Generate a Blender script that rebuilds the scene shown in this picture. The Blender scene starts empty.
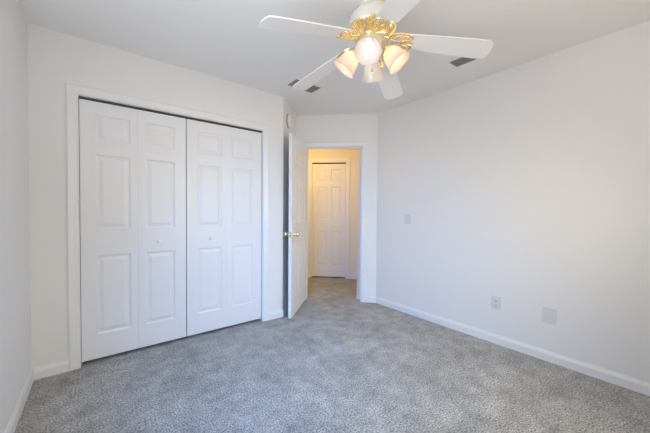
import bpy, bmesh, math, random
from math import sin, cos, pi, radians
from mathutils import Vector, Matrix

sc = bpy.context.scene
COL = sc.collection

# ------------------------------------------------------------------ camera
cam_d = bpy.data.cameras.new('camera')
cam = bpy.data.objects.new('camera', cam_d)
COL.objects.link(cam)
sc.camera = cam
YAW, PITCH, ROLL, CAMH = 0.6686, -0.0210, 0.0080, 1.1898
F = Vector((sin(YAW) * cos(PITCH), cos(YAW) * cos(PITCH), sin(PITCH)))
R = Vector((cos(YAW), -sin(YAW), 0))
U = R.cross(F)
R2 = cos(ROLL) * R + sin(ROLL) * U
U2 = -sin(ROLL) * R + cos(ROLL) * U
m = Matrix((R2, U2, -F)).transposed().to_4x4()
m.translation = (0, 0, CAMH)
cam.matrix_world = m
cam_d.sensor_fit = 'HORIZONTAL'
cam_d.sensor_width = 36
cam_d.lens = 286.43 * 36 / 650
cam_d.clip_start = 0.02

# ------------------------------------------------------------------ world, daylight, exposure
w = bpy.data.worlds.new('sky')
sc.world = w
w.use_nodes = True
nt = w.node_tree
bg = nt.nodes['Background']
sky = nt.nodes.new('ShaderNodeTexSky')
sky.sky_type = 'HOSEK_WILKIE'
sky.turbidity = 3
sky.sun_direction = (0.3, 0.75, 0.6)
nt.links.new(sky.outputs[0], bg.inputs[0])
bg.inputs[1].default_value = 0.3

sc.view_settings.view_transform = 'Standard'
sc.view_settings.look = 'None'
sc.view_settings.gamma = 1
sc.view_settings.use_curve_mapping = False
sc.view_settings.exposure = 0.13
sc.cycles.max_bounces = 12
sc.cycles.diffuse_bounces = 8
sc.cycles.sample_clamp_indirect = 6

def area(name, loc, rot, sx, sy, power, col):
    d = bpy.data.lights.new(name, 'AREA')
    d.shape = 'RECTANGLE'; d.size = sx; d.size_y = sy
    d.energy = power; d.color = col
    o = bpy.data.objects.new(name, d)
    o.location = loc; o.rotation_euler = rot
    COL.objects.link(o)
    return o

XLW = -0.3720
YB = -0.46      # back wall (behind the camera)
# daylight through the back window; left window and its lamps are added for fill
# (sky light slants down through the back window, an added warm fill slants up)
LIGHTS = {
    'sky': (15.5, (1.0, 0.95, 0.79)),
    'ground': (7.6, (1.0, 0.75, 0.47)),  # added warm fill, aimed up from the back window
    'left': (15.8, (0.05, 0.36, 1.0)),  # added blue fill, aimed at the floor and lower right wall
    'left_ground': (21.0, (0.88, 0.94, 1.0)),  # added fill, aimed upward from the invented left window
    'bulb': (10.0, (1.0, 0.62, 0.34)),
    'hall': (11.0, (1.0, 0.62, 0.19)),
}
#LIGHTS_OVERRIDE
L_ = LIGHTS['sky']; a_ = area('daylight_sky', (1.55, YB + 0.05, 1.45), (radians(62), 0, 0), 1.40, 1.1, *L_); a_.data.spread = radians(110)
L_ = LIGHTS['ground']; a_ = area('daylight_ground', (1.55, YB + 0.04, 1.45), (radians(125), 0, 0), 1.40, 1.1, *L_)
L_ = LIGHTS['left']; a_ = area('daylight_left', (XLW + 0.04, 0.75, 1.45), Vector((1.35, 1.05, -1.0)).to_track_quat('-Z', 'Y').to_euler(), 0.9, 0.8, *L_); a_.data.spread = radians(85)
L_ = LIGHTS['left_ground']; a_ = area('daylight_left_ground', (XLW + 0.05, 0.75, 1.45), (0, radians(-138), 0), 1.05, 0.9, *L_)

# ------------------------------------------------------------------ helpers
def mat(name, col, rough=0.5, metal=0.0, **kw):
    mm = bpy.data.materials.new(name)
    mm.use_nodes = True
    b = mm.node_tree.nodes['Principled BSDF']
    b.inputs['Base Color'].default_value = (*col, 1)
    b.inputs['Roughness'].default_value = rough
    b.inputs['Metallic'].default_value = metal
    for k, v in kw.items():
        b.inputs[k].default_value = v
    return mm

def bump(mm, scale, strength, dist=0.001, detail=3):
    n = mm.node_tree
    b = n.nodes['Principled BSDF']
    tc = n.nodes.new('ShaderNodeTexCoord')
    no = n.nodes.new('ShaderNodeTexNoise')
    no.inputs['Scale'].default_value = scale
    no.inputs['Detail'].default_value = detail
    bp = n.nodes.new('ShaderNodeBump')
    bp.inputs['Strength'].default_value = strength
    bp.inputs['Distance'].default_value = dist
    n.links.new(tc.outputs['Object'], no.inputs['Vector'])
    n.links.new(no.outputs['Fac'], bp.inputs['Height'])
    n.links.new(bp.outputs['Normal'], b.inputs['Normal'])
    return mm

M_wall = bump(mat('wall_paint', (0.80, 0.79, 0.78), 0.6), 90, 0.15)
M_ceil = bump(mat('ceiling_paint', (0.84, 0.835, 0.825), 0.8), 60, 0.35, 0.002)
M_trim = mat('trim_paint', (0.805, 0.805, 0.81), 0.35)
M_door = bump(mat('door_paint', (0.80, 0.80, 0.81), 0.38), 50, 0.06)
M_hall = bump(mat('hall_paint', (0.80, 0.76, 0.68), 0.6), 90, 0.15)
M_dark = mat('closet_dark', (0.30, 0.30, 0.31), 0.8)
M_track = mat('track_metal', (0.05, 0.06, 0.07), 0.5)
M_brass = mat('polished_brass', (0.98, 0.82, 0.47), 0.24, 1.0)
M_fanw = mat('fan_white', (0.80, 0.78, 0.70), 0.4)
M_blade = mat('blade_white', (0.82, 0.81, 0.80), 0.3)
M_plate = mat('plate_plastic', (0.69, 0.69, 0.69), 0.4)
M_slot = mat('slot_dark', (0.10, 0.10, 0.10), 0.6)
M_vent = mat('vent_metal', (0.27, 0.25, 0.235), 0.55)
M_ventin = mat('vent_inside', (0.10, 0.09, 0.085), 0.8)
M_plastic = mat('alarm_plastic', (0.78, 0.76, 0.72), 0.45)

# carpet
M_carpet = mat('carpet', (0.3, 0.3, 0.3), 0.95)
n = M_carpet.node_tree
b = n.nodes['Principled BSDF']
b.inputs['Specular IOR Level'].default_value = 0.1
tc = n.nodes.new('ShaderNodeTexCoord')
def noise(scale, detail=2, rough=0.5):
    q = n.nodes.new('ShaderNodeTexNoise')
    q.inputs['Scale'].default_value = scale
    q.inputs['Detail'].default_value = detail
    q.inputs['Roughness'].default_value = rough
    n.links.new(tc.outputs['Object'], q.inputs['Vector'])
    return q
n1 = noise(105, 5, 0.8)
n3 = noise(9, 4, 0.65)
n2 = noise(3.0, 2, 0.5)
r1 = n.nodes.new('ShaderNodeValToRGB')
r1.color_ramp.elements[0].position = 0.38
r1.color_ramp.elements[0].color = (0.10, 0.097, 0.092, 1)
r1.color_ramp.elements[1].position = 0.62
r1.color_ramp.elements[1].color = (0.66, 0.65, 0.63, 1)
n.links.new(n1.outputs['Fac'], r1.inputs['Fac'])
mr = n.nodes.new('ShaderNodeMapRange')
mr.inputs['From Min'].default_value = 0.3; mr.inputs['From Max'].default_value = 0.7
mr.inputs['To Min'].default_value = 0.88; mr.inputs['To Max'].default_value = 1.12
n.links.new(n2.outputs['Fac'], mr.inputs['Value'])
mr3 = n.nodes.new('ShaderNodeMapRange')
mr3.inputs['From Min'].default_value = 0.3; mr3.inputs['From Max'].default_value = 0.7
mr3.inputs['To Min'].default_value = 0.78; mr3.inputs['To Max'].default_value = 1.22
n.links.new(n3.outputs['Fac'], mr3.inputs['Value'])
mu = n.nodes.new('ShaderNodeMath'); mu.operation = 'MULTIPLY'
n.links.new(mr.outputs['Result'], mu.inputs[0]); n.links.new(mr3.outputs['Result'], mu.inputs[1])
vm = n.nodes.new('ShaderNodeVectorMath'); vm.operation = 'SCALE'
n.links.new(r1.outputs['Color'], vm.inputs[0]); n.links.new(mu.outputs['Value'], vm.inputs['Scale'])
n.links.new(vm.outputs['Vector'], b.inputs['Base Color'])
bp = n.nodes.new('ShaderNodeBump')
bp.inputs['Strength'].default_value = 0.6; bp.inputs['Distance'].default_value = 0.010
n.links.new(n1.outputs['Fac'], bp.inputs['Height'])
n.links.new(bp.outputs['Normal'], b.inputs['Normal'])

# frosted shade glass: diffuse + translucent
M_shade = bpy.data.materials.new('frosted_glass'); M_shade.use_nodes = True
n = M_shade.node_tree; n.nodes.clear()
out = n.nodes.new('ShaderNodeOutputMaterial')
df = n.nodes.new('ShaderNodeBsdfDiffuse'); df.inputs['Color'].default_value = (0.80, 0.79, 0.78, 1)
tr = n.nodes.new('ShaderNodeBsdfTranslucent'); tr.inputs['Color'].default_value = (0.92, 0.85, 0.78, 1)
gl = n.nodes.new('ShaderNodeBsdfGlossy'); gl.inputs['Roughness'].default_value = 0.25
m1 = n.nodes.new('ShaderNodeMixShader'); m1.inputs[0].default_value = 0.50
m2 = n.nodes.new('ShaderNodeMixShader'); m2.inputs[0].default_value = 0.06
n.links.new(df.outputs[0], m1.inputs[1]); n.links.new(tr.outputs[0], m1.inputs[2])
n.links.new(m1.outputs[0], m2.inputs[1]); n.links.new(gl.outputs[0], m2.inputs[2])
n.links.new(m2.outputs[0], out.inputs[0])

def emis(name, col, s):
    mm = bpy.data.materials.new(name); mm.use_nodes = True
    q = mm.node_tree; q.nodes.clear()
    o = q.nodes.new('ShaderNodeOutputMaterial'); e = q.nodes.new('ShaderNodeEmission')
    e.inputs[0].default_value = (*col, 1); e.inputs[1].default_value = s
    q.links.new(e.outputs[0], o.inputs[0])
    return mm
M_bulb_cool = emis('lit_bulb_cool', (1.0, 0.97, 0.95), 2.6)
M_bulb = emis('lit_bulb', LIGHTS['bulb'][1], LIGHTS['bulb'][0])

def obj(name, bm, material, parent=None, smooth=False, mtx=None, kind=None, label=None, cat=None, group=None):
    bmesh.ops.recalc_face_normals(bm, faces=bm.faces)
    me = bpy.data.meshes.new(name)
    bm.to_mesh(me); bm.free()
    for mm in (material if isinstance(material, (list, tuple)) else [material]):
        me.materials.append(mm)
    if smooth:
        for p in me.polygons: p.use_smooth = True
        try: me.set_sharp_from_angle(angle=radians(40))
        except Exception: pass
    o = bpy.data.objects.new(name, me)
    COL.objects.link(o)
    if parent is not None: o.parent = parent
    if mtx is not None: o.matrix_local = mtx
    if kind: o['kind'] = kind
    if label: o['label'] = label
    if cat: o['category'] = cat
    if group: o['group'] = group
    return o

def empty(name, loc=(0, 0, 0), rotz=0, **kw):
    o = bpy.data.objects.new(name, None)
    COL.objects.link(o)
    o.location = loc; o.rotation_euler = (0, 0, rotz)
    o.empty_display_size = 0.1
    for k, v in kw.items(): o['category' if k == 'cat' else k] = v
    return o

def box(bm, x0, x1, y0, y1, z0, z1, mtx=None, bev=0):
    vs = [bm.verts.new((x, y, z)) for x in (x0, x1) for y in (y0, y1) for z in (z0, z1)]
    fs = []
    for f in ((0,1,3,2), (4,6,7,5), (0,4,5,1), (2,3,7,6), (0,2,6,4), (1,5,7,3)):
        fs.append(bm.faces.new([vs[i] for i in f]))
    if bev:
        es = list({e for f in fs for e in f.edges})
        r = bmesh.ops.bevel(bm, geom=es, offset=bev, segments=2, affect='EDGES', profile=0.5)
        vs = list({v for v in r['verts']} | {v for v in vs if v.is_valid})
    if mtx is not None:
        for v in vs: v.co = mtx @ v.co
    return vs

def prism(bm, pts, z0, z1):
    lo = [bm.verts.new((x, y, z0)) for x, y in pts]
    hi = [bm.verts.new((x, y, z1)) for x, y in pts]
    bm.faces.new(lo[::-1]); bm.faces.new(hi)
    for i in range(len(pts)):
        j = (i + 1) % len(pts)
        bm.faces.new((lo[i], lo[j], hi[j], hi[i]))

def lathe(bm, prof, seg=32, mtx=None, wave=None):
    """prof: (r, z); rings around z"""
    rings = []
    for r, z in prof:
        if r < 1e-6:
            rings.append([bm.verts.new((0, 0, z))])
        else:
            rg = []
            for i in range(seg):
                a = 2 * pi * i / seg
                rr = r * (1 + (wave(a, z) if wave else 0))
                rg.append(bm.verts.new((rr * cos(a), rr * sin(a), z)))
            rings.append(rg)
    for A, B in zip(rings, rings[1:]):
        for i in range(seg):
            j = (i + 1) % seg
            q = []
            for v in (A[i % len(A)], A[j % len(A)], B[j % len(B)], B[i % len(B)]):
                if v not in q: q.append(v)
            if len(q) > 2: bm.faces.new(q)
    vs = [v for rg in rings for v in rg]
    if mtx is not None:
        for v in vs: v.co = mtx @ v.co
    return vs

def tube(bm, pts, r, seg=8, closed=False, flat=1.0, up=Vector((0, 0, 1))):
    pts = [Vector(p) for p in pts]
    N = len(pts); rings = []
    for i, p in enumerate(pts):
        if closed: d = pts[(i + 1) % N] - pts[i - 1]
        else: d = pts[min(i + 1, N - 1)] - pts[max(i - 1, 0)]
        d.normalize()
        s = d.cross(up)
        if s.length < 1e-4: s = d.cross(Vector((1, 0, 0)))
        s.normalize(); t = s.cross(d)
        rr = r[i] if isinstance(r, (list, tuple)) else r
        rings.append([bm.verts.new(p + s * rr * cos(2*pi*k/seg) + t * rr * flat * sin(2*pi*k/seg)) for k in range(seg)])
    M = N if closed else N - 1
    for i in range(M):
        A, B = rings[i], rings[(i + 1) % N]
        for k in range(seg):
            l = (k + 1) % seg
            bm.faces.new((A[k], A[l], B[l], B[k]))
    if not closed:
        bm.faces.new(rings[0][::-1]); bm.faces.new(rings[-1])

def sweep_profile(bm, prof, p0, p1, nrm, m0=0.0, m1=0.0):
    """prof (out, z) polygon swept from p0 to p1 (xy) ; out along nrm ; m0, m1 = mitre tangents"""
    p0 = Vector((*p0, 0)); p1 = Vector((*p1, 0)); nrm = Vector((*nrm, 0)).normalized()
    d = (p1 - p0).normalized()
    A = [bm.verts.new(p0 + nrm * o + d * o * m0 + Vector((0, 0, z))) for o, z in prof]
    B = [bm.verts.new(p1 + nrm * o - d * o * m1 + Vector((0, 0, z))) for o, z in prof]
    for i in range(len(prof)):
        j = (i + 1) % len(prof)
        bm.faces.new((A[i], A[j], B[j], B[i]))
    bm.faces.new(A[::-1]); bm.faces.new(B)

BASEP = [(0, 0), (0.013, 0), (0.013, 0.055), (0.010, 0.066), (0.006, 0.074), (0.005, 0.082), (0, 0.082)]

def frame_mtx(origin, xdir):
    """local x along xdir, local y into the wall (left of xdir is room: y = away), z up"""
    x = Vector((*xdir, 0)).normalized(); z = Vector((0, 0, 1)); y = z.cross(x)
    mm = Matrix((x, y, z)).transposed().to_4x4()
    mm.translation = Vector((*origin, 0)) if len(origin) == 2 else Vector(origin)
    return mm

# ------------------------------------------------------------------ room dimensions
H = 2.44
XL, YC, XB, XR, YR, LR = -0.3720, 2.7879, 1.6055, 2.8126, 2.4823, 0.6369
s = 2 ** -0.5
Bc = Vector((XB, YC)); Cc = Bc + Vector((s, s)) * LR
Dc = Vector((XR, YR))
Dd = Vector((s, s))        # away, through the doorway
Td = Vector((s, -s))       # along the diagonal wall, to the right
TL = (Cc - Dc).dot(Td)     # about -1.07
HD = 1.256                 # hall depth beyond the diagonal wall face
TH = 0.115
def dg(t, d): return tuple(Dc + Td * t + Dd * d)

# floor and ceiling
def slab(name, z0, z1, mt, label):
    bm = bmesh.new()
    prism(bm, [(XL - 0.12, YB - 0.12), (XR + 0.12, YB - 0.12), (XR + 0.12, YR), dg(-0.15 + 0.9, HD + 0.9 - 0.55), dg(-0.1, HD + 0.2), dg(-2.1, HD + 0.2), dg(-2.1, 0.0), (XL - 0.12, 3.62)], z0, z1)
    return obj(name, bm, mt, kind='structure', label=label)
slab('floor', -0.06, 0, M_carpet, 'speckled grey carpet covering the floor of bedroom and hall')
slab('ceiling', H, H + 0.08, M_ceil, 'flat pale grey painted ceiling')

# closet wall (front face y=YC) with opening
OX0, OX1, OZ = -0.118, 1.368, 2.030
bm = bmesh.new()
box(bm, XL - 0.12, OX0, YC, YC + TH, 0, H)
prism(bm, [(OX1, YC), (XB, YC), (XB + TH * 0.4142, YC + TH), (OX1, YC + TH)], 0, H)
box(bm, OX0, OX1, YC, YC + TH, OZ, H)
obj('wall_closet', bm, M_wall, kind='structure', label='white wall around the wide bifold closet doors')
# closet interior
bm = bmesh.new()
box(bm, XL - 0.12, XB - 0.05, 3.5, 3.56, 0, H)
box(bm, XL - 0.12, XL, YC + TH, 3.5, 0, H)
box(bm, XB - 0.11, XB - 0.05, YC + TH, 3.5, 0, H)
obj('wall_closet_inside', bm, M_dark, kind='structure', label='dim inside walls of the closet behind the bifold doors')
# return wall B->C
bm = bmesh.new()
nl = Vector((-s, s))
a = Bc + Vector((s, s)) * 0.0; 
p0 = Bc + Vector((TH * 0.4142, TH)); 
prism(bm, [tuple(Bc), tuple(Cc), tuple(Cc + nl * 0.1), tuple(Bc + Vector((TH*0.4142, TH)))], 0, H)
obj('wall_return', bm, M_wall, kind='structure', label='narrow white wall behind the open bedroom door')
# diagonal wall with door opening
DT0, DT1, DZ = -0.930, -0.192, 2.026
bm = bmesh.new()
prism(bm, [dg(-2.1, 0.0), dg(DT0, 0.0), dg(DT0, TH), dg(-2.1, TH)], 0, H)
prism(bm, [dg(DT1, 0), dg(0, 0), dg(TH * 0.4142 , TH), dg(DT1, TH)], 0, H)
prism(bm, [dg(DT0, 0), dg(DT1, 0), dg(DT1, TH), dg(DT0, TH)], DZ, H)
obj('wall_doorway', bm, M_wall, kind='structure', label='angled white wall around the doorway to the hall')
# right wall
bm = bmesh.new()
prism(bm, [(XR, YB - 0.12), (XR + TH, YB - 0.12), (XR + TH, YR + TH * 0.4142), (XR, YR)], 0, H)
obj('wall_right', bm, M_wall, kind='structure', label='long bare white wall on the right')
# left wall, with an added, unseen window opening to light the room
WL = (0.27, 1.23, 0.85, 2.05)
bm = bmesh.new()
box(bm, XL - 0.12, XL, YB - 0.12, WL[0], 0, H)
box(bm, XL - 0.12, XL, WL[1], YC, 0, H)
box(bm, XL - 0.12, XL, WL[0], WL[1], 0, WL[2])
box(bm, XL - 0.12, XL, WL[0], WL[1], WL[3], H)
obj('wall_left', bm, M_wall, kind='structure', label='white wall at the left edge of the room')
WB = (0.82, 2.28, 0.85, 2.05)
bm = bmesh.new()
box(bm, XL, WB[0], YB - 0.12, YB, 0, H)
box(bm, WB[1], XR, YB - 0.12, YB, 0, H)
box(bm, WB[0], WB[1], YB - 0.12, YB, 0, WB[2])
box(bm, WB[0], WB[1], YB - 0.12, YB, WB[3], H)
obj('wall_back', bm, M_wall, kind='structure', label='white window wall behind the camera')
# windows
M_glass = mat('window_glass', (1, 1, 1), 0.02, 0, **{'Transmission Weight': 1.0, 'IOR': 1.45})
def window(idx, mt4, wd, z0, z1, label):
    e = empty('window_%d' % idx, kind='structure', label=label)
    e.matrix_world = mt4
    bm = bmesh.new()
    f = 0.045
    box(bm, 0, f, 0.03, 0.09, z0, z1); box(bm, wd - f, wd, 0.03, 0.09, z0, z1)
    box(bm, f, wd - f, 0.03, 0.09, z0, z0 + f); box(bm, f, wd - f, 0.03, 0.09, z1 - f, z1)
    box(bm, f, wd - f, 0.04, 0.08, (z0 + z1) / 2 - 0.02, (z0 + z1) / 2 + 0.02)
    obj('window_frame', bm, M_trim, e)
    bm = bmesh.new()
    box(bm, f, wd - f, 0.057, 0.061, z0 + f, (z0 + z1) / 2 - 0.02)
    box(bm, f, wd - f, 0.057, 0.061, (z0 + z1) / 2 + 0.02, z1 - f)
    obj('window_glass', bm, M_glass, e)
window(1, frame_mtx((WB[1], YB), (-1, 0)), WB[1] - WB[0], WB[2], WB[3], 'white framed window behind the camera')
window(2, frame_mtx((XL, WL[0]), (0, 1)), WL[1] - WL[0], WL[2], WL[3], 'white framed window in the left wall')  # invented window, put in to light the right wall

# hall: far wall, side wall, end
HT = -0.238
HB0, HB1, HBZ = -1.057, -0.458, 2.034
bm = bmesh.new()
prism(bm, [dg(-2.1, HD), dg(HB0, HD), dg(HB0, HD + 0.1), dg(-2.1, HD + 0.1)], 0, H)
prism(bm, [dg(HB1, HD), dg(HT + 0.1, HD), dg(HT + 0.1, HD + 0.1), dg(HB1, HD + 0.1)], 0, H)
prism(bm, [dg(HB0, HD), dg(HB1, HD), dg(HB1, HD + 0.1), dg(HB0, HD + 0.1)], HBZ, H)
prism(bm, [dg(HB0 - .05, HD + 0.14), dg(HB1 + .05, HD + 0.14), dg(HB1 + .05, HD + 0.16), dg(HB0 - .05, HD + 0.16)], 0, H)
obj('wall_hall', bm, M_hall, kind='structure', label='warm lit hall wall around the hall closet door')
bm = bmesh.new()
prism(bm, [dg(HT, TH), dg(HT + 0.1, TH), dg(HT + 0.1, HD), dg(HT, HD)], 0, H)
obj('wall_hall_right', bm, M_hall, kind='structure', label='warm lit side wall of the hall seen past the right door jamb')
bm = bmesh.new()
prism(bm, [dg(-2.1, TH), dg(-2.0, TH), dg(-2.0, HD), dg(-2.1, HD)], 0, H)
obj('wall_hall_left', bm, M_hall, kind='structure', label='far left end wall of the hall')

# ------------------------------------------------------------------ baseboards
CAS = 0.062
def base(name, segs, label):
    bm = bmesh.new()
    for sg in segs: sweep_profile(bm, BASEP, *sg)
    obj(name, bm, M_trim, kind='structure', label=label)
base('baseboard_closet', [((XL + .013, YC), (OX0 - CAS, YC), (0, -1)), ((OX1 + CAS, YC), (XB, YC), (0, -1), 0, -0.414)], 'white baseboard either side of the closet doors')
base('baseboard_left', [((XL, YB), (XL, YC), (1, 0), 0, 0)], 'white baseboard along the left wall')
base('baseboard_right', [((XR, YB), (XR, YR), (-1, 0), 0, 0.414)], 'long white baseboard along the right wall')
base('baseboard_doorway', [(dg(0, 0), dg(DT1 + CAS + 0.005, 0), (-s, -s), 0.414, 0), (dg(DT0 - CAS - 0.005, 0), dg(TL, 0), (-s, -s), 0, 1)], 'short white baseboard beside the doorway casing')
base('baseboard_return', [(tuple(Bc), tuple(Cc), (s, -s), -0.414, 1)], 'white baseboard on the narrow wall behind the open door')
base('baseboard_hall', [(dg(HT, HD), dg(HB1 + CAS + .02, HD), (-s, -s), 1, 0), (dg(HB0 - CAS - .02, HD), dg(-2.0, HD), (-s, -s), 0, 1), (dg(HT, TH), dg(HT, HD), (-s, s), 0, 1)], 'white baseboard of the hall')

# ------------------------------------------------------------------ casings
def casing(idx, mt4, w0, w1, ztop, label, cw=CAS, jamb=TH, parent=None, stop=None):
    """x along the wall, y into the wall, opening w0..w1"""
    e = empty('trim_%d' % idx, kind='structure', label=label)
    e.matrix_world = mt4
    g = 0.004
    # moulded profile mitred round the opening: (distance from opening, projection)
    prof = [(g, 0), (g, 0.006), (g + 0.012, 0.009), (g + 0.020, 0.009), (cw - 0.022, 0.012), (cw - 0.008, 0.014), (cw, 0.011), (cw, 0)]
    bm = bmesh.new()
    loops = []
    path = lambda d: [(w0 - d, 0), (w0 - d, ztop + d), (w1 + d, ztop + d), (w1 + d, 0)]
    for d, h in prof:
        loops.append([bm.verts.new((x, -h, z)) for x, z in path(d)])
    for i in range(len(prof)):
        A, B = loops[i], loops[(i + 1) % len(prof)]
        for k in range(3):
            bm.faces.new((A[k], A[k+1], B[k+1], B[k]))
    bm.faces.new([l[0] for l in loops]); bm.faces.new([l[3] for l in loops][::-1])
    obj('casing', bm, M_trim, e)
    bm = bmesh.new()
    j = 0.006
    box(bm, w0 - 0.0, w0 + j, -0.002, jamb + .002, 0, ztop)
    box(bm, w1 - j, w1, -0.002, jamb + .002, 0, ztop)
    box(bm, w0 + j, w1 - j, -0.002, jamb + .002, ztop - j, ztop)
    if stop is not None:
        box(bm, w0 + j, w0 + j + 0.010, stop, stop + 0.035, 0, ztop - j)
        box(bm, w1 - j - 0.010, w1 - j, stop, stop + 0.035, 0, ztop - j)
        box(bm, w0 + j + .01, w1 - j - .01, stop, stop + 0.035, ztop - j - 0.010, ztop - j)
    obj('jamb', bm, M_trim, e)
    return e
casing(1, frame_mtx((0, YC), (1, 0)), OX0, OX1, OZ, 'white casing around the bedroom closet opening')
MD = frame_mtx(tuple(Dc), tuple(Td))
casing(2, MD, DT0, DT1, DZ, 'white casing around the doorway to the hall', cw=0.056, stop=0.045)
MHa = frame_mtx(dg(0, HD), tuple(Td))
casing(3, MHa, HB0, HB1, HBZ, 'white casing around the hall closet door', cw=0.07, jamb=0.1)

# ------------------------------------------------------------------ panel doors
def panel_leaf(wd, z0, z1, th, cols, rows, both=False):
    """cols: list of (x0,x1), rows: list of (z0,z1); front at y=0 facing -y, back at y=th"""
    bm = bmesh.new()
    xs = sorted({0, wd, *[v for c in cols for v in c]})
    zs = sorted({z0, z1, *[v for r in rows for v in r]})
    faces = [(0.0, 1)] + ([(th, -1)] if both else [])
    for y, sg in faces:
        for i in range(len(xs) - 1):
            for k in range(len(zs) - 1):
                xa, xb, za, zb = xs[i], xs[i+1], zs[k], zs[k+1]
                ispan = any(abs(c[0]-xa) < 1e-6 for c in cols) and any(abs(r[0]-za) < 1e-6 for r in rows)
                if not ispan:
                    bm.faces.new([bm.verts.new(q) for q in ((xa, y, za), (xb, y, za), (xb, y, zb), (xa, y, zb))])
                    continue
                steps = [(0, 0), (0.004, 0.0045), (0.011, 0.0075), (0.017, 0.008), (0.040, 0.0020), (0.043, 0.0008)]
                prev = None
                for ins, dep in steps:
                    yy = y + sg * dep
                    cur = [bm.verts.new(q) for q in ((xa+ins, yy, za+ins), (xb-ins, yy, za+ins), (xb-ins, yy, zb-ins), (xa+ins, yy, zb-ins))]
                    if prev:
                        for q in range(4):
                            bm.faces.new((prev[q], prev[(q+1) % 4], cur[(q+1) % 4], cur[q]))
                    prev = cur
                bm.faces.new(prev)
    if not both:
        bm.faces.new([bm.verts.new(q) for q in ((0, th, z0), (wd, th, z0), (wd, th, z1), (0, th, z1))])
    # edges of the leaf
    def strip(a, b_):
        bm.faces.new([bm.verts.new(q) for q in (a + (0,), b_ + (0,), b_ + (1,), a + (1,))] ) if False else None
    bmesh.ops.remove_doubles(bm, verts=bm.verts, dist=1e-5)
    # sides: rectangular quads closing the rim
    for q in (((0,0,z0),(0,th,z0),(0,th,z1),(0,0,z1)), ((wd,0,z0),(wd,th,z0),(wd,th,z1),(wd,0,z1)),
              ((0,0,z0),(wd,0,z0),(wd,th,z0),(0,th,z0)), ((0,0,z1),(wd,0,z1),(wd,th,z1),(0,th,z1))):
        bm.faces.new([bm.verts.new(v) for v in q])
    return bm

def leaf_obj(name, bm, parent, mtx=None):
    me_normals = None
    me = bpy.data.meshes.new(name)
    bmesh.ops.recalc_face_normals(bm, faces=bm.faces)
    bm.to_mesh(me); bm.free(); me.materials.append(M_door)
    o = bpy.data.objects.new(name, me); COL.objects.link(o); o.parent = parent
    if mtx is not None: o.matrix_local = mtx
    return o

ROWS = [(0.215, 0.826), (1.03, 1.605), (1.708, 1.908)]
def knob(parent, loc, mt, facing=-1, scale=1.0, name='knob', material=None):
    bm = bmesh.new()
    prof = [(0, 0), (0.010, 0), (0.010, 0.003), (0.006, 0.006), (0.006, 0.012), (0.013, 0.017), (0.016, 0.022), (0.014, 0.028), (0.008, 0.031), (0, 0.032)]
    lathe(bm, [(r*scale, z*scale) for r, z in prof], 20, Matrix.Rotation(radians(90 if facing < 0 else -90), 4, 'X'))
    return obj(name, bm, mt, parent, True, Matrix.Translation(loc))

def bifold(idx, mt4, x0, x1, zb, zt, th, knob_leaf, label, inset, marg, kx):
    e = empty('door_%d' % idx, kind='structure', label=label)
    e.matrix_world = mt4
    wd = (x1 - x0) / 2
    for k in range(2):
        bm = panel_leaf(wd - 0.0008, zb, zt, th, [(marg[k][0], wd - marg[k][1])], ROWS)
        lf = leaf_obj('leaf', bm, e, Matrix.Translation((x0 + k * wd, inset, 0)))
        if k == knob_leaf: knob(lf, (kx, 0.0, 0.918), M_trim, -1, 1.05)
    return e
MC = frame_mtx((0, YC), (1, 0))
mg = [(0.096, 0.065), (0.057, 0.095)]
bifold(1, MC, -0.109, 0.621, 0.028, 2.006, 0.03, 1, 'left pair of white six-panel bifold closet doors', 0.028, [(0.092, 0.052), (0.052, 0.092)], 0.145)
bifold(2, MC, 0.627, 1.359, 0.028, 2.006, 0.03, 0, 'right pair of white six-panel bifold closet doors', 0.028, [(0.092, 0.052), (0.052, 0.092)], 0.205)
bifold(4, MHa, HB0 + .008, HB1 - .008, 0.022, 2.005, 0.03, 1, 'narrow white bifold closet door across the hall', 0.012, [(0.07, 0.04), (0.04, 0.07)], 0.10)
# top tracks
def track(mt4, x0, x1, z, idx, label, parentname):
    bm = bmesh.new()
    box(bm, x0, x1, 0.024, 0.062, z - 0.012, z, mt4)
    obj('trim_%d' % idx, bm, M_track, kind='structure', label=label)
track(MC, OX0 + .006, OX1 - .006, OZ - .006, 4, 'dark metal bifold track above the bedroom closet doors', '')
track(MHa, HB0 + .006, HB1 - .006, HBZ - .006, 5, 'dark metal bifold track above the hall closet door', '')

# open entry door: hinge at left jamb, swung into the room
hinge = Vector(dg(DT0 + 0.014, -0.004))
free = Vector((1.657, 2.668))
dv = (free - hinge).normalized()
DW = 0.714
e = empty('door_3', kind='structure', label='open white six-panel bedroom door with brass knobs')
# local x from hinge to free end; local -y is face seen by camera?
mdoor = frame_mtx((hinge.x, hinge.y), (dv.x, dv.y))
e.matrix_world = mdoor
# face away from the return wall (towards +T) is where the camera looks
fd = mdoor.inverted().to_3x3() @ Vector((Td.x, Td.y, 0))
ys = 1 if fd.y > 0 else -1     # local y direction of the seen face
bm = panel_leaf(DW, 0.012, 2.016, 0.035, [(0.11, 0.318), (0.388, 0.596)], ROWS, both=True)
off = -0.035 if ys > 0 else 0.0
lf = leaf_obj('leaf', bm, e, Matrix.Translation((0, off, 0)))
ZK = 0.925
for sgn, yy in ((1, off + 0.035), (-1, off)):
    bm = bmesh.new()
    Rm = Matrix.Rotation(radians(-90 if sgn > 0 else 90), 4, 'X')
    lathe(bm, [(0, 0), (0.032, 0), (0.032, 0.004), (0.027, 0.008), (0.013, 0.010), (0.011, 0.028), (0.017, 0.034), (0.027, 0.043), (0.0285, 0.053), (0.024, 0.062), (0.012, 0.067), (0, 0.068)], 24, Rm)
    obj('knob', bm, M_brass, lf, True, Matrix.Translation((DW - 0.06, yy - off, ZK)))
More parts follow.
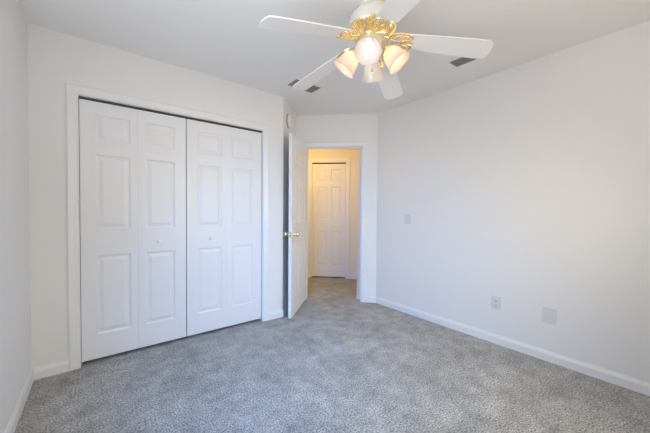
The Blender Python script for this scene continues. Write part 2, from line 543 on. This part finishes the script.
bm = bmesh.new(); box(bm, DW, DW + 0.0015, 0.005, 0.030, ZK - 0.028, ZK + 0.028)
obj('latch_plate', bm, M_brass, lf)
for hz in (0.2, 1.02, 1.84):
    bm = bmesh.new()
    lathe(bm, [(0, 0), (0.006, 0), (0.006, 0.09), (0, 0.09)], 10)
    obj('hinge', bm, M_brass, lf, True, Matrix.Translation((-0.006, 0.035 if ys < 0 else 0.0, hz - 0.045)))

# ------------------------------------------------------------------ wall plates (right wall)
def plate_bm(wd, ht, th=0.006):
    bm = bmesh.new(); box(bm, -wd/2, wd/2, -th, 0, -ht/2, ht/2, None, 0.0022); return bm
def on_right(y, z):
    mm = frame_mtx((XR, y), (0, -1)); mm.translation.z = z; return mm
sw = empty('light_switch', label='white light switch plate on the right wall near the doorway', cat='light switch')
sw.matrix_world = on_right(2.012, 1.098)
obj('cover_plate', plate_bm(0.080, 0.118), M_plate, sw)
bm = bmesh.new()
box(bm, -0.006, 0.006, -0.0085, -0.005, -0.013, 0.013)
box(bm, -0.004, 0.004, -0.018, -0.006, 0.0, 0.009, Matrix.Rotation(radians(-15), 4, 'X'))
obj('toggle', bm, M_plate, sw)
for z in (-0.03, 0.03):
    bm = bmesh.new(); lathe(bm, [(0, 0.0075), (0.003, 0.007), (0.0035, 0.005), (0, 0.005)], 10, Matrix.Translation((0, 0, z)) @ Matrix.Rotation(radians(90), 4, 'X'))
    obj('screw', bm, M_plate, sw)

ol = empty('power_outlet', label='white double power outlet low on the right wall', cat='outlet')
ol.matrix_world = on_right(1.056, 0.369)
obj('cover_plate', plate_bm(0.080, 0.120), M_plate, ol)
for zc in (-0.0205, 0.0205):
    bm = bmesh.new()
    lathe(bm, [(0, 0.0085), (0.0155, 0.0083), (0.0168, 0.0075), (0.017, 0.005), (0, 0.005)], 24, Matrix.Rotation(radians(90), 4, 'X'))
    rc = obj('socket', bm, M_plate, ol, True, Matrix.Translation((0, 0, zc)))
    bm = bmesh.new()
    box(bm, -0.0075, -0.0050, -0.0090, -0.0080, -0.002, 0.007)
    box(bm, 0.0050, 0.0075, -0.0090, -0.0080, -0.002, 0.007)
    lathe(bm, [(0, 0.009), (0.0028, 0.009), (0.0028, 0.008), (0, 0.008)], 10, Matrix.Translation((0, 0, -0.0085)) @ Matrix.Rotation(radians(90), 4, 'X'))
    obj('slots', bm, M_slot, rc, label='dark plug slots')
bm = bmesh.new()
lathe(bm, [(0, 0.0075), (0.003, 0.007), (0.0035, 0.005), (0, 0.005)], 10, Matrix.Rotation(radians(90), 4, 'X'))
obj('screw', bm, M_plate, ol)

bl = empty('blank_wall_plate', label='larger blank white wall plate right of the power outlet', cat='wall plate')
bl.matrix_world = on_right(0.664, 0.368)
obj('cover_plate', plate_bm(0.094, 0.126, 0.007), M_plate, bl)
for z in (-0.04, 0.04):
    bm = bmesh.new(); lathe(bm, [(0, 0.0085), (0.003, 0.008), (0.0035, 0.006), (0, 0.006)], 10, Matrix.Translation((0, 0, z)) @ Matrix.Rotation(radians(90), 4, 'X'))
    obj('screw', bm, M_plate, bl)

# smoke alarm on the return wall, above the open door
al = empty('smoke_alarm', label='round white smoke alarm high on the narrow wall above the open door', cat='smoke alarm')
pa = Bc + Vector((s, s)) * 0.20
mm = frame_mtx((pa.x, pa.y), (-s, -s)); mm.translation.z = 2.232
al.matrix_world = mm
fy = (mm.inverted().to_3x3() @ Vector((s, -s, 0))).y
Ra = Matrix.Rotation(radians(-90 if fy > 0 else 90), 4, 'X')
bm = bmesh.new()
lathe(bm, [(0, 0), (0.080, 0), (0.080, 0.012), (0, 0.008)], 36, Ra)
obj('mounting_ring', bm, mat('alarm_base', (0.42, 0.34, 0.30), 0.5), al, True)  # ring tinted brown: the alarm's shadow outline put into its colour
bm = bmesh.new()
lathe(bm, [(0, 0.012), (0.066, 0.012), (0.070, 0.015), (0.070, 0.028), (0.062, 0.036), (0.040, 0.038), (0.038, 0.035), (0.030, 0.035), (0.028, 0.039), (0, 0.040)], 36, Ra)
obj('alarm_body', bm, M_plastic, al, True)

# ------------------------------------------------------------------ ceiling registers
def vent(x0, x1, y0, y1, label):
    e = empty('ceiling_vent', ((x0+x1)/2, (y0+y1)/2, H), label=label, cat='ceiling vent')
    a, b_ = (x1-x0)/2, (y1-y0)/2
    bm = bmesh.new()
    r = 0.014
    for q in ((-a, a, -b_, -b_+r), (-a, a, b_-r, b_), (-a, -a+r, -b_+r, b_-r), (a-r, a, -b_+r, b_-r)):
        box(bm, q[0], q[1], q[2], q[3], -0.006, 0)
    obj('frame', bm, M_vent, e)
    bm = bmesh.new(); box(bm, -a+r, a-r, -b_+r, b_-r, -0.0015, 0); obj('opening', bm, M_ventin, e)
    bm = bmesh.new()
    n_ = int((2*a-2*r)/0.014)
    for i in range(n_):
        xx = -a + r + (i + 0.5) * (2*a-2*r)/n_
        box(bm, -0.005, 0.005, -b_+r, b_-r, -0.0006, 0.0006, Matrix.Translation((xx, 0, -0.0055)) @ Matrix.Rotation(radians(35), 4, 'Y'))
    obj('louvers', bm, M_vent, e)
    return e
vent(1.487, 1.780, 2.342, 2.498, 'dark ceiling vent near the closet, partly behind a fan blade')
vent(2.318, 2.430, 1.03, 1.262, 'dark ceiling vent near the right wall, under the edge of a fan blade')

# ------------------------------------------------------------------ ceiling fan
FX, FY = 1.313, 1.217
ZH, ZT, RT = 2.247, 2.123, 0.694
fan = empty('ceiling_fan', (FX, FY, H), label='white five-blade ceiling fan with brass fittings and four lit glass shades', cat='ceiling fan')
zz = lambda z: z - H
bm = bmesh.new()
lathe(bm, [(0, 0), (0.072, 0), (0.076, -0.012), (0.070, -0.022), (0.074, -0.030), (0.105, -0.048), (0.128, -0.075), (0.136, -0.105), (0.137, -0.150), (0, -0.150)], 48)
obj('motor_housing', bm, M_fanw, fan, True)
# ribbed brass bowl under the housing
bm = bmesh.new()
lathe(bm, [(0.130, -0.146), (0.142, -0.146), (0.146, -0.152), (0.143, -0.158), (0.137, -0.160), (0.094, -0.196), (0.088, -0.198), (0, -0.198)], 80)
for i in range(30):
    a = 2*pi*i/30
    tube(bm, [Vector((cos(a)*r_, sin(a)*r_, z_)) for r_, z_ in ((0.137, -0.162), (0.116, -0.181), (0.096, -0.197))], [0.0042, 0.0038, 0.003], 6)
obj('ribbed_bowl', bm, M_brass, fan, True)
bm = bmesh.new()
lathe(bm, [(0.0, -0.196), (0.070, -0.196), (0.074, -0.201), (0.070, -0.206), (0.0, -0.206)], 40)
obj('brass_ring', bm, M_brass, fan, True)
bm = bmesh.new()
lathe(bm, [(0, -0.205), (0.060, -0.205), (0.062, -0.225), (0.060, -0.245), (0.050, -0.262), (0, -0.262)], 40)
obj('switch_housing', bm, M_fanw, fan, True)
bm = bmesh.new()
lathe(bm, [(0, -0.260), (0.050, -0.260), (0.054, -0.266), (0.048, -0.276), (0.052, -0.284), (0.040, -0.300), (0.020, -0.312), (0.010, -0.316), (0.012, -0.324), (0.006, -0.334), (0, -0.336)], 32)
obj('light_fitter', bm, M_brass, fan, True)

# blades
droop = math.atan2(ZH - ZT, RT)
PITCHB = radians(9)
def blade_bm():
    bm = bmesh.new()
    r0, r1 = 0.165, RT
    L = r1 - r0
    out = []
    def hw(x):
        t = (x - r0) / L
        return 0.056 + 0.018 * min(1, t / 0.75)
    xs_ = [r0 + 0.006, r0 + 0.02] + [r0 + 0.02 + (L - 0.06) * i / 8 for i in range(1, 9)]
    for x in xs_: out.append((x, -hw(x) + (0.008 if x < r0 + 0.01 else 0)))
    cr = 0.034
    for k in range(1, 7):
        a = -pi/2 + (pi/2) * k/6
        out.append((r1 - cr - 0.006 + cr*cos(a) , -0.074 + cr + cr*sin(a)))
    top = [(x, -y) for x, y in out[::-1]]
    tipm = [(r1 - 0.001, -0.02), (r1, 0.0), (r1 - 0.001, 0.02)]
    pts = out + tipm + top
    lo = [bm.verts.new((x, y, -0.0035)) for x, y in pts]
    hi = [bm.verts.new((x, y, 0.0035)) for x, y in pts]
    bm.faces.new(lo[::-1]); bm.faces.new(hi)
    for i in range(len(pts)):
        j = (i+1) % len(pts)
        bm.faces.new((lo[i], lo[j], hi[j], hi[i]))
    return bm
def spl(pts, n_=6):
    """Catmull-Rom through pts"""
    P = [Vector(p) for p in pts]; o = []
    Q = [P[0]] + P + [P[-1]]
    for i in range(1, len(Q) - 2):
        for k in range(n_):
            t = k / n_
            o.append(0.5*((2*Q[i]) + (-Q[i-1]+Q[i+1])*t + (2*Q[i-1]-5*Q[i]+4*Q[i+1]-Q[i+2])*t*t + (-Q[i-1]+3*Q[i]-3*Q[i+1]+Q[i+2])*t**3))
    o.append(P[-1]); return o
def arm_bm():
    bm = bmesh.new()
    z = -0.008
    for sg in (1, -1):
        # outer butterfly loop under the blade root
        tube(bm, spl([(0.100, 0.010*sg, z), (0.125, 0.050*sg, z), (0.170, 0.068*sg, z), (0.222, 0.060*sg, z), (0.243, 0.036*sg, z), (0.222, 0.016*sg, z), (0.180, 0.006*sg, z)]), 0.0050, 8, flat=.8)
        tube(bm, spl([(0.125, 0.016*sg, z), (0.150, 0.042*sg, z), (0.188, 0.050*sg, z), (0.218, 0.038*sg, z), (0.196, 0.026*sg, z), (0.165, 0.020*sg, z)]), 0.0042, 8, flat=.8)
        lathe(bm, [(0, -0.006), (0.005, -0.005), (0.007, 0), (0, 0)], 12, Matrix.Translation((0.200, 0.040*sg, -0.006)))
    tube(bm, [(0.070, 0, 0.012), (0.100, 0, 0.004), (0.130, 0, z), (0.215, 0, z), (0.250, 0, z)], [0.015, 0.013, 0.009, 0.007, 0.004], 8, flat=.6)
    lathe(bm, [(0, -0.009), (0.010, -0.008), (0.014, 0), (0, 0)], 14, Matrix.Translation((0.185, 0, -0.006)))
    return bm
bl_me = None
AZ0 = 170.4
for k in range(5):
    az = radians(AZ0 - 72 * k)
    mm = Matrix.Translation((0, 0, zz(ZH))) @ Matrix.Rotation(az, 4, 'Z') @ Matrix.Rotation(droop, 4, 'Y') @ Matrix.Rotation(-PITCHB, 4, 'X')
    if k == 0:
        bo = obj('blade', blade_bm(), M_blade, fan, False, mm)
        ao = obj('blade_arm', arm_bm(), M_brass, bo, True, Matrix.Scale(0.94, 4))
    else:
        b2 = bo.copy(); COL.objects.link(b2); b2.parent = fan; b2.matrix_local = mm
        a2 = ao.copy(); COL.objects.link(a2); a2.parent = b2; a2.matrix_local = ao.matrix_local.copy()

# light arms, shades and bulbs
ALPHA = radians(39)
for k in range(4):
    az = radians(217.5 + 90 * k)
    dirv = Vector((cos(az) * sin(ALPHA), sin(az) * sin(ALPHA), -cos(ALPHA)))
    ctr = Vector((0.132 * cos(az) - 0.003, 0.132 * sin(az) + 0.002, zz(2.118)))    # middle of the shade
    neck = ctr - dirv * 0.056
    q = dirv.to_track_quat('Z', 'Y').to_matrix().to_4x4()
    mm = Matrix.Translation(neck) @ q
    bm = bmesh.new()
    h = Vector((cos(az), sin(az), 0))
    tube(bm, spl([h*0.035 + Vector((0, 0, zz(2.165))), h*0.060 + Vector((0, 0, zz(2.180))), h*0.080 + Vector((0, 0, zz(2.176))), neck - dirv*0.012]), 0.0065, 10)
    arm = obj('light_arm', bm, M_brass, fan, True)
    bm = bmesh.new()
    lathe(bm, [(0, -0.020), (0.014, -0.020), (0.020, -0.012), (0.030, -0.006), (0.031, 0.006), (0.028, 0.008), (0, 0.008)], 28)
    obj('shade_holder', bm, M_brass, arm, True, mm)
    bm = bmesh.new()
    wv = lambda a, z: 0.035 * cos(6 * a) * max(0, (z - 0.07) / 0.045)
    outer = [(0.026, 0.002), (0.036, 0.012), (0.049, 0.030), (0.057, 0.052), (0.061, 0.078), (0.068, 0.102), (0.076, 0.118)]
    lathe(bm, outer + [(r - 0.003, z) for r, z in outer[::-1]] + [outer[0]], 36, None, wv)
    sh = obj('glass_shade', bm, M_shade, fan, True, mm, label='frosted glass tulip shade')
    bm = bmesh.new()
    lathe(bm, [(0, 0.012), (0.012, 0.014), (0.014, 0.030), (0.027, 0.044), (0.034, 0.060), (0.031, 0.076), (0.018, 0.088), (0, 0.092)], 16)
    cool = k % 2 == 0
    obj('bulb', bm, M_bulb_cool if cool else M_bulb, fan, True, mm, label='cool white bulb' if cool else 'warm glowing bulb')

# pull chains with brass fobs
def chain(x, y, ztop, zbot):
    bm = bmesh.new()
    n_ = int((ztop - zbot) / 0.0045)
    for i in range(n_):
        z = ztop - i * 0.0045
        lathe(bm, [(0, 0.0020), (0.0018, 0), (0, -0.0020)], 6, Matrix.Translation((x, y, zz(z))))
    tube(bm, [(x, y, zz(ztop)), (x, y, zz(zbot))], 0.0007, 5)
    c = obj('pull_chain', bm, M_brass, fan)
    bm = bmesh.new()
    lathe(bm, [(0, 0.004), (0.004, 0.002), (0.006, -0.004), (0.010, -0.014), (0.011, -0.022), (0.007, -0.030), (0, -0.033)], 16, Matrix.Translation((x, y, zz(zbot))))
    obj('chain_fob', bm, M_brass, c, True)
chain(-0.038, -0.040, 2.18, 2.030)
chain(0.030, -0.055, 2.18, 2.085)

# hall ceiling lamp (lights the hall, just out of sight above the door head)
hl = bpy.data.lights.new('hall_lamp', 'POINT')
hl.energy, hl.color = LIGHTS['hall']; hl.shadow_soft_size = 0.12
ho = bpy.data.objects.new('hall_lamp', hl); COL.objects.link(ho)
ho.location = (*dg(-1.15, 0.30), 2.0)
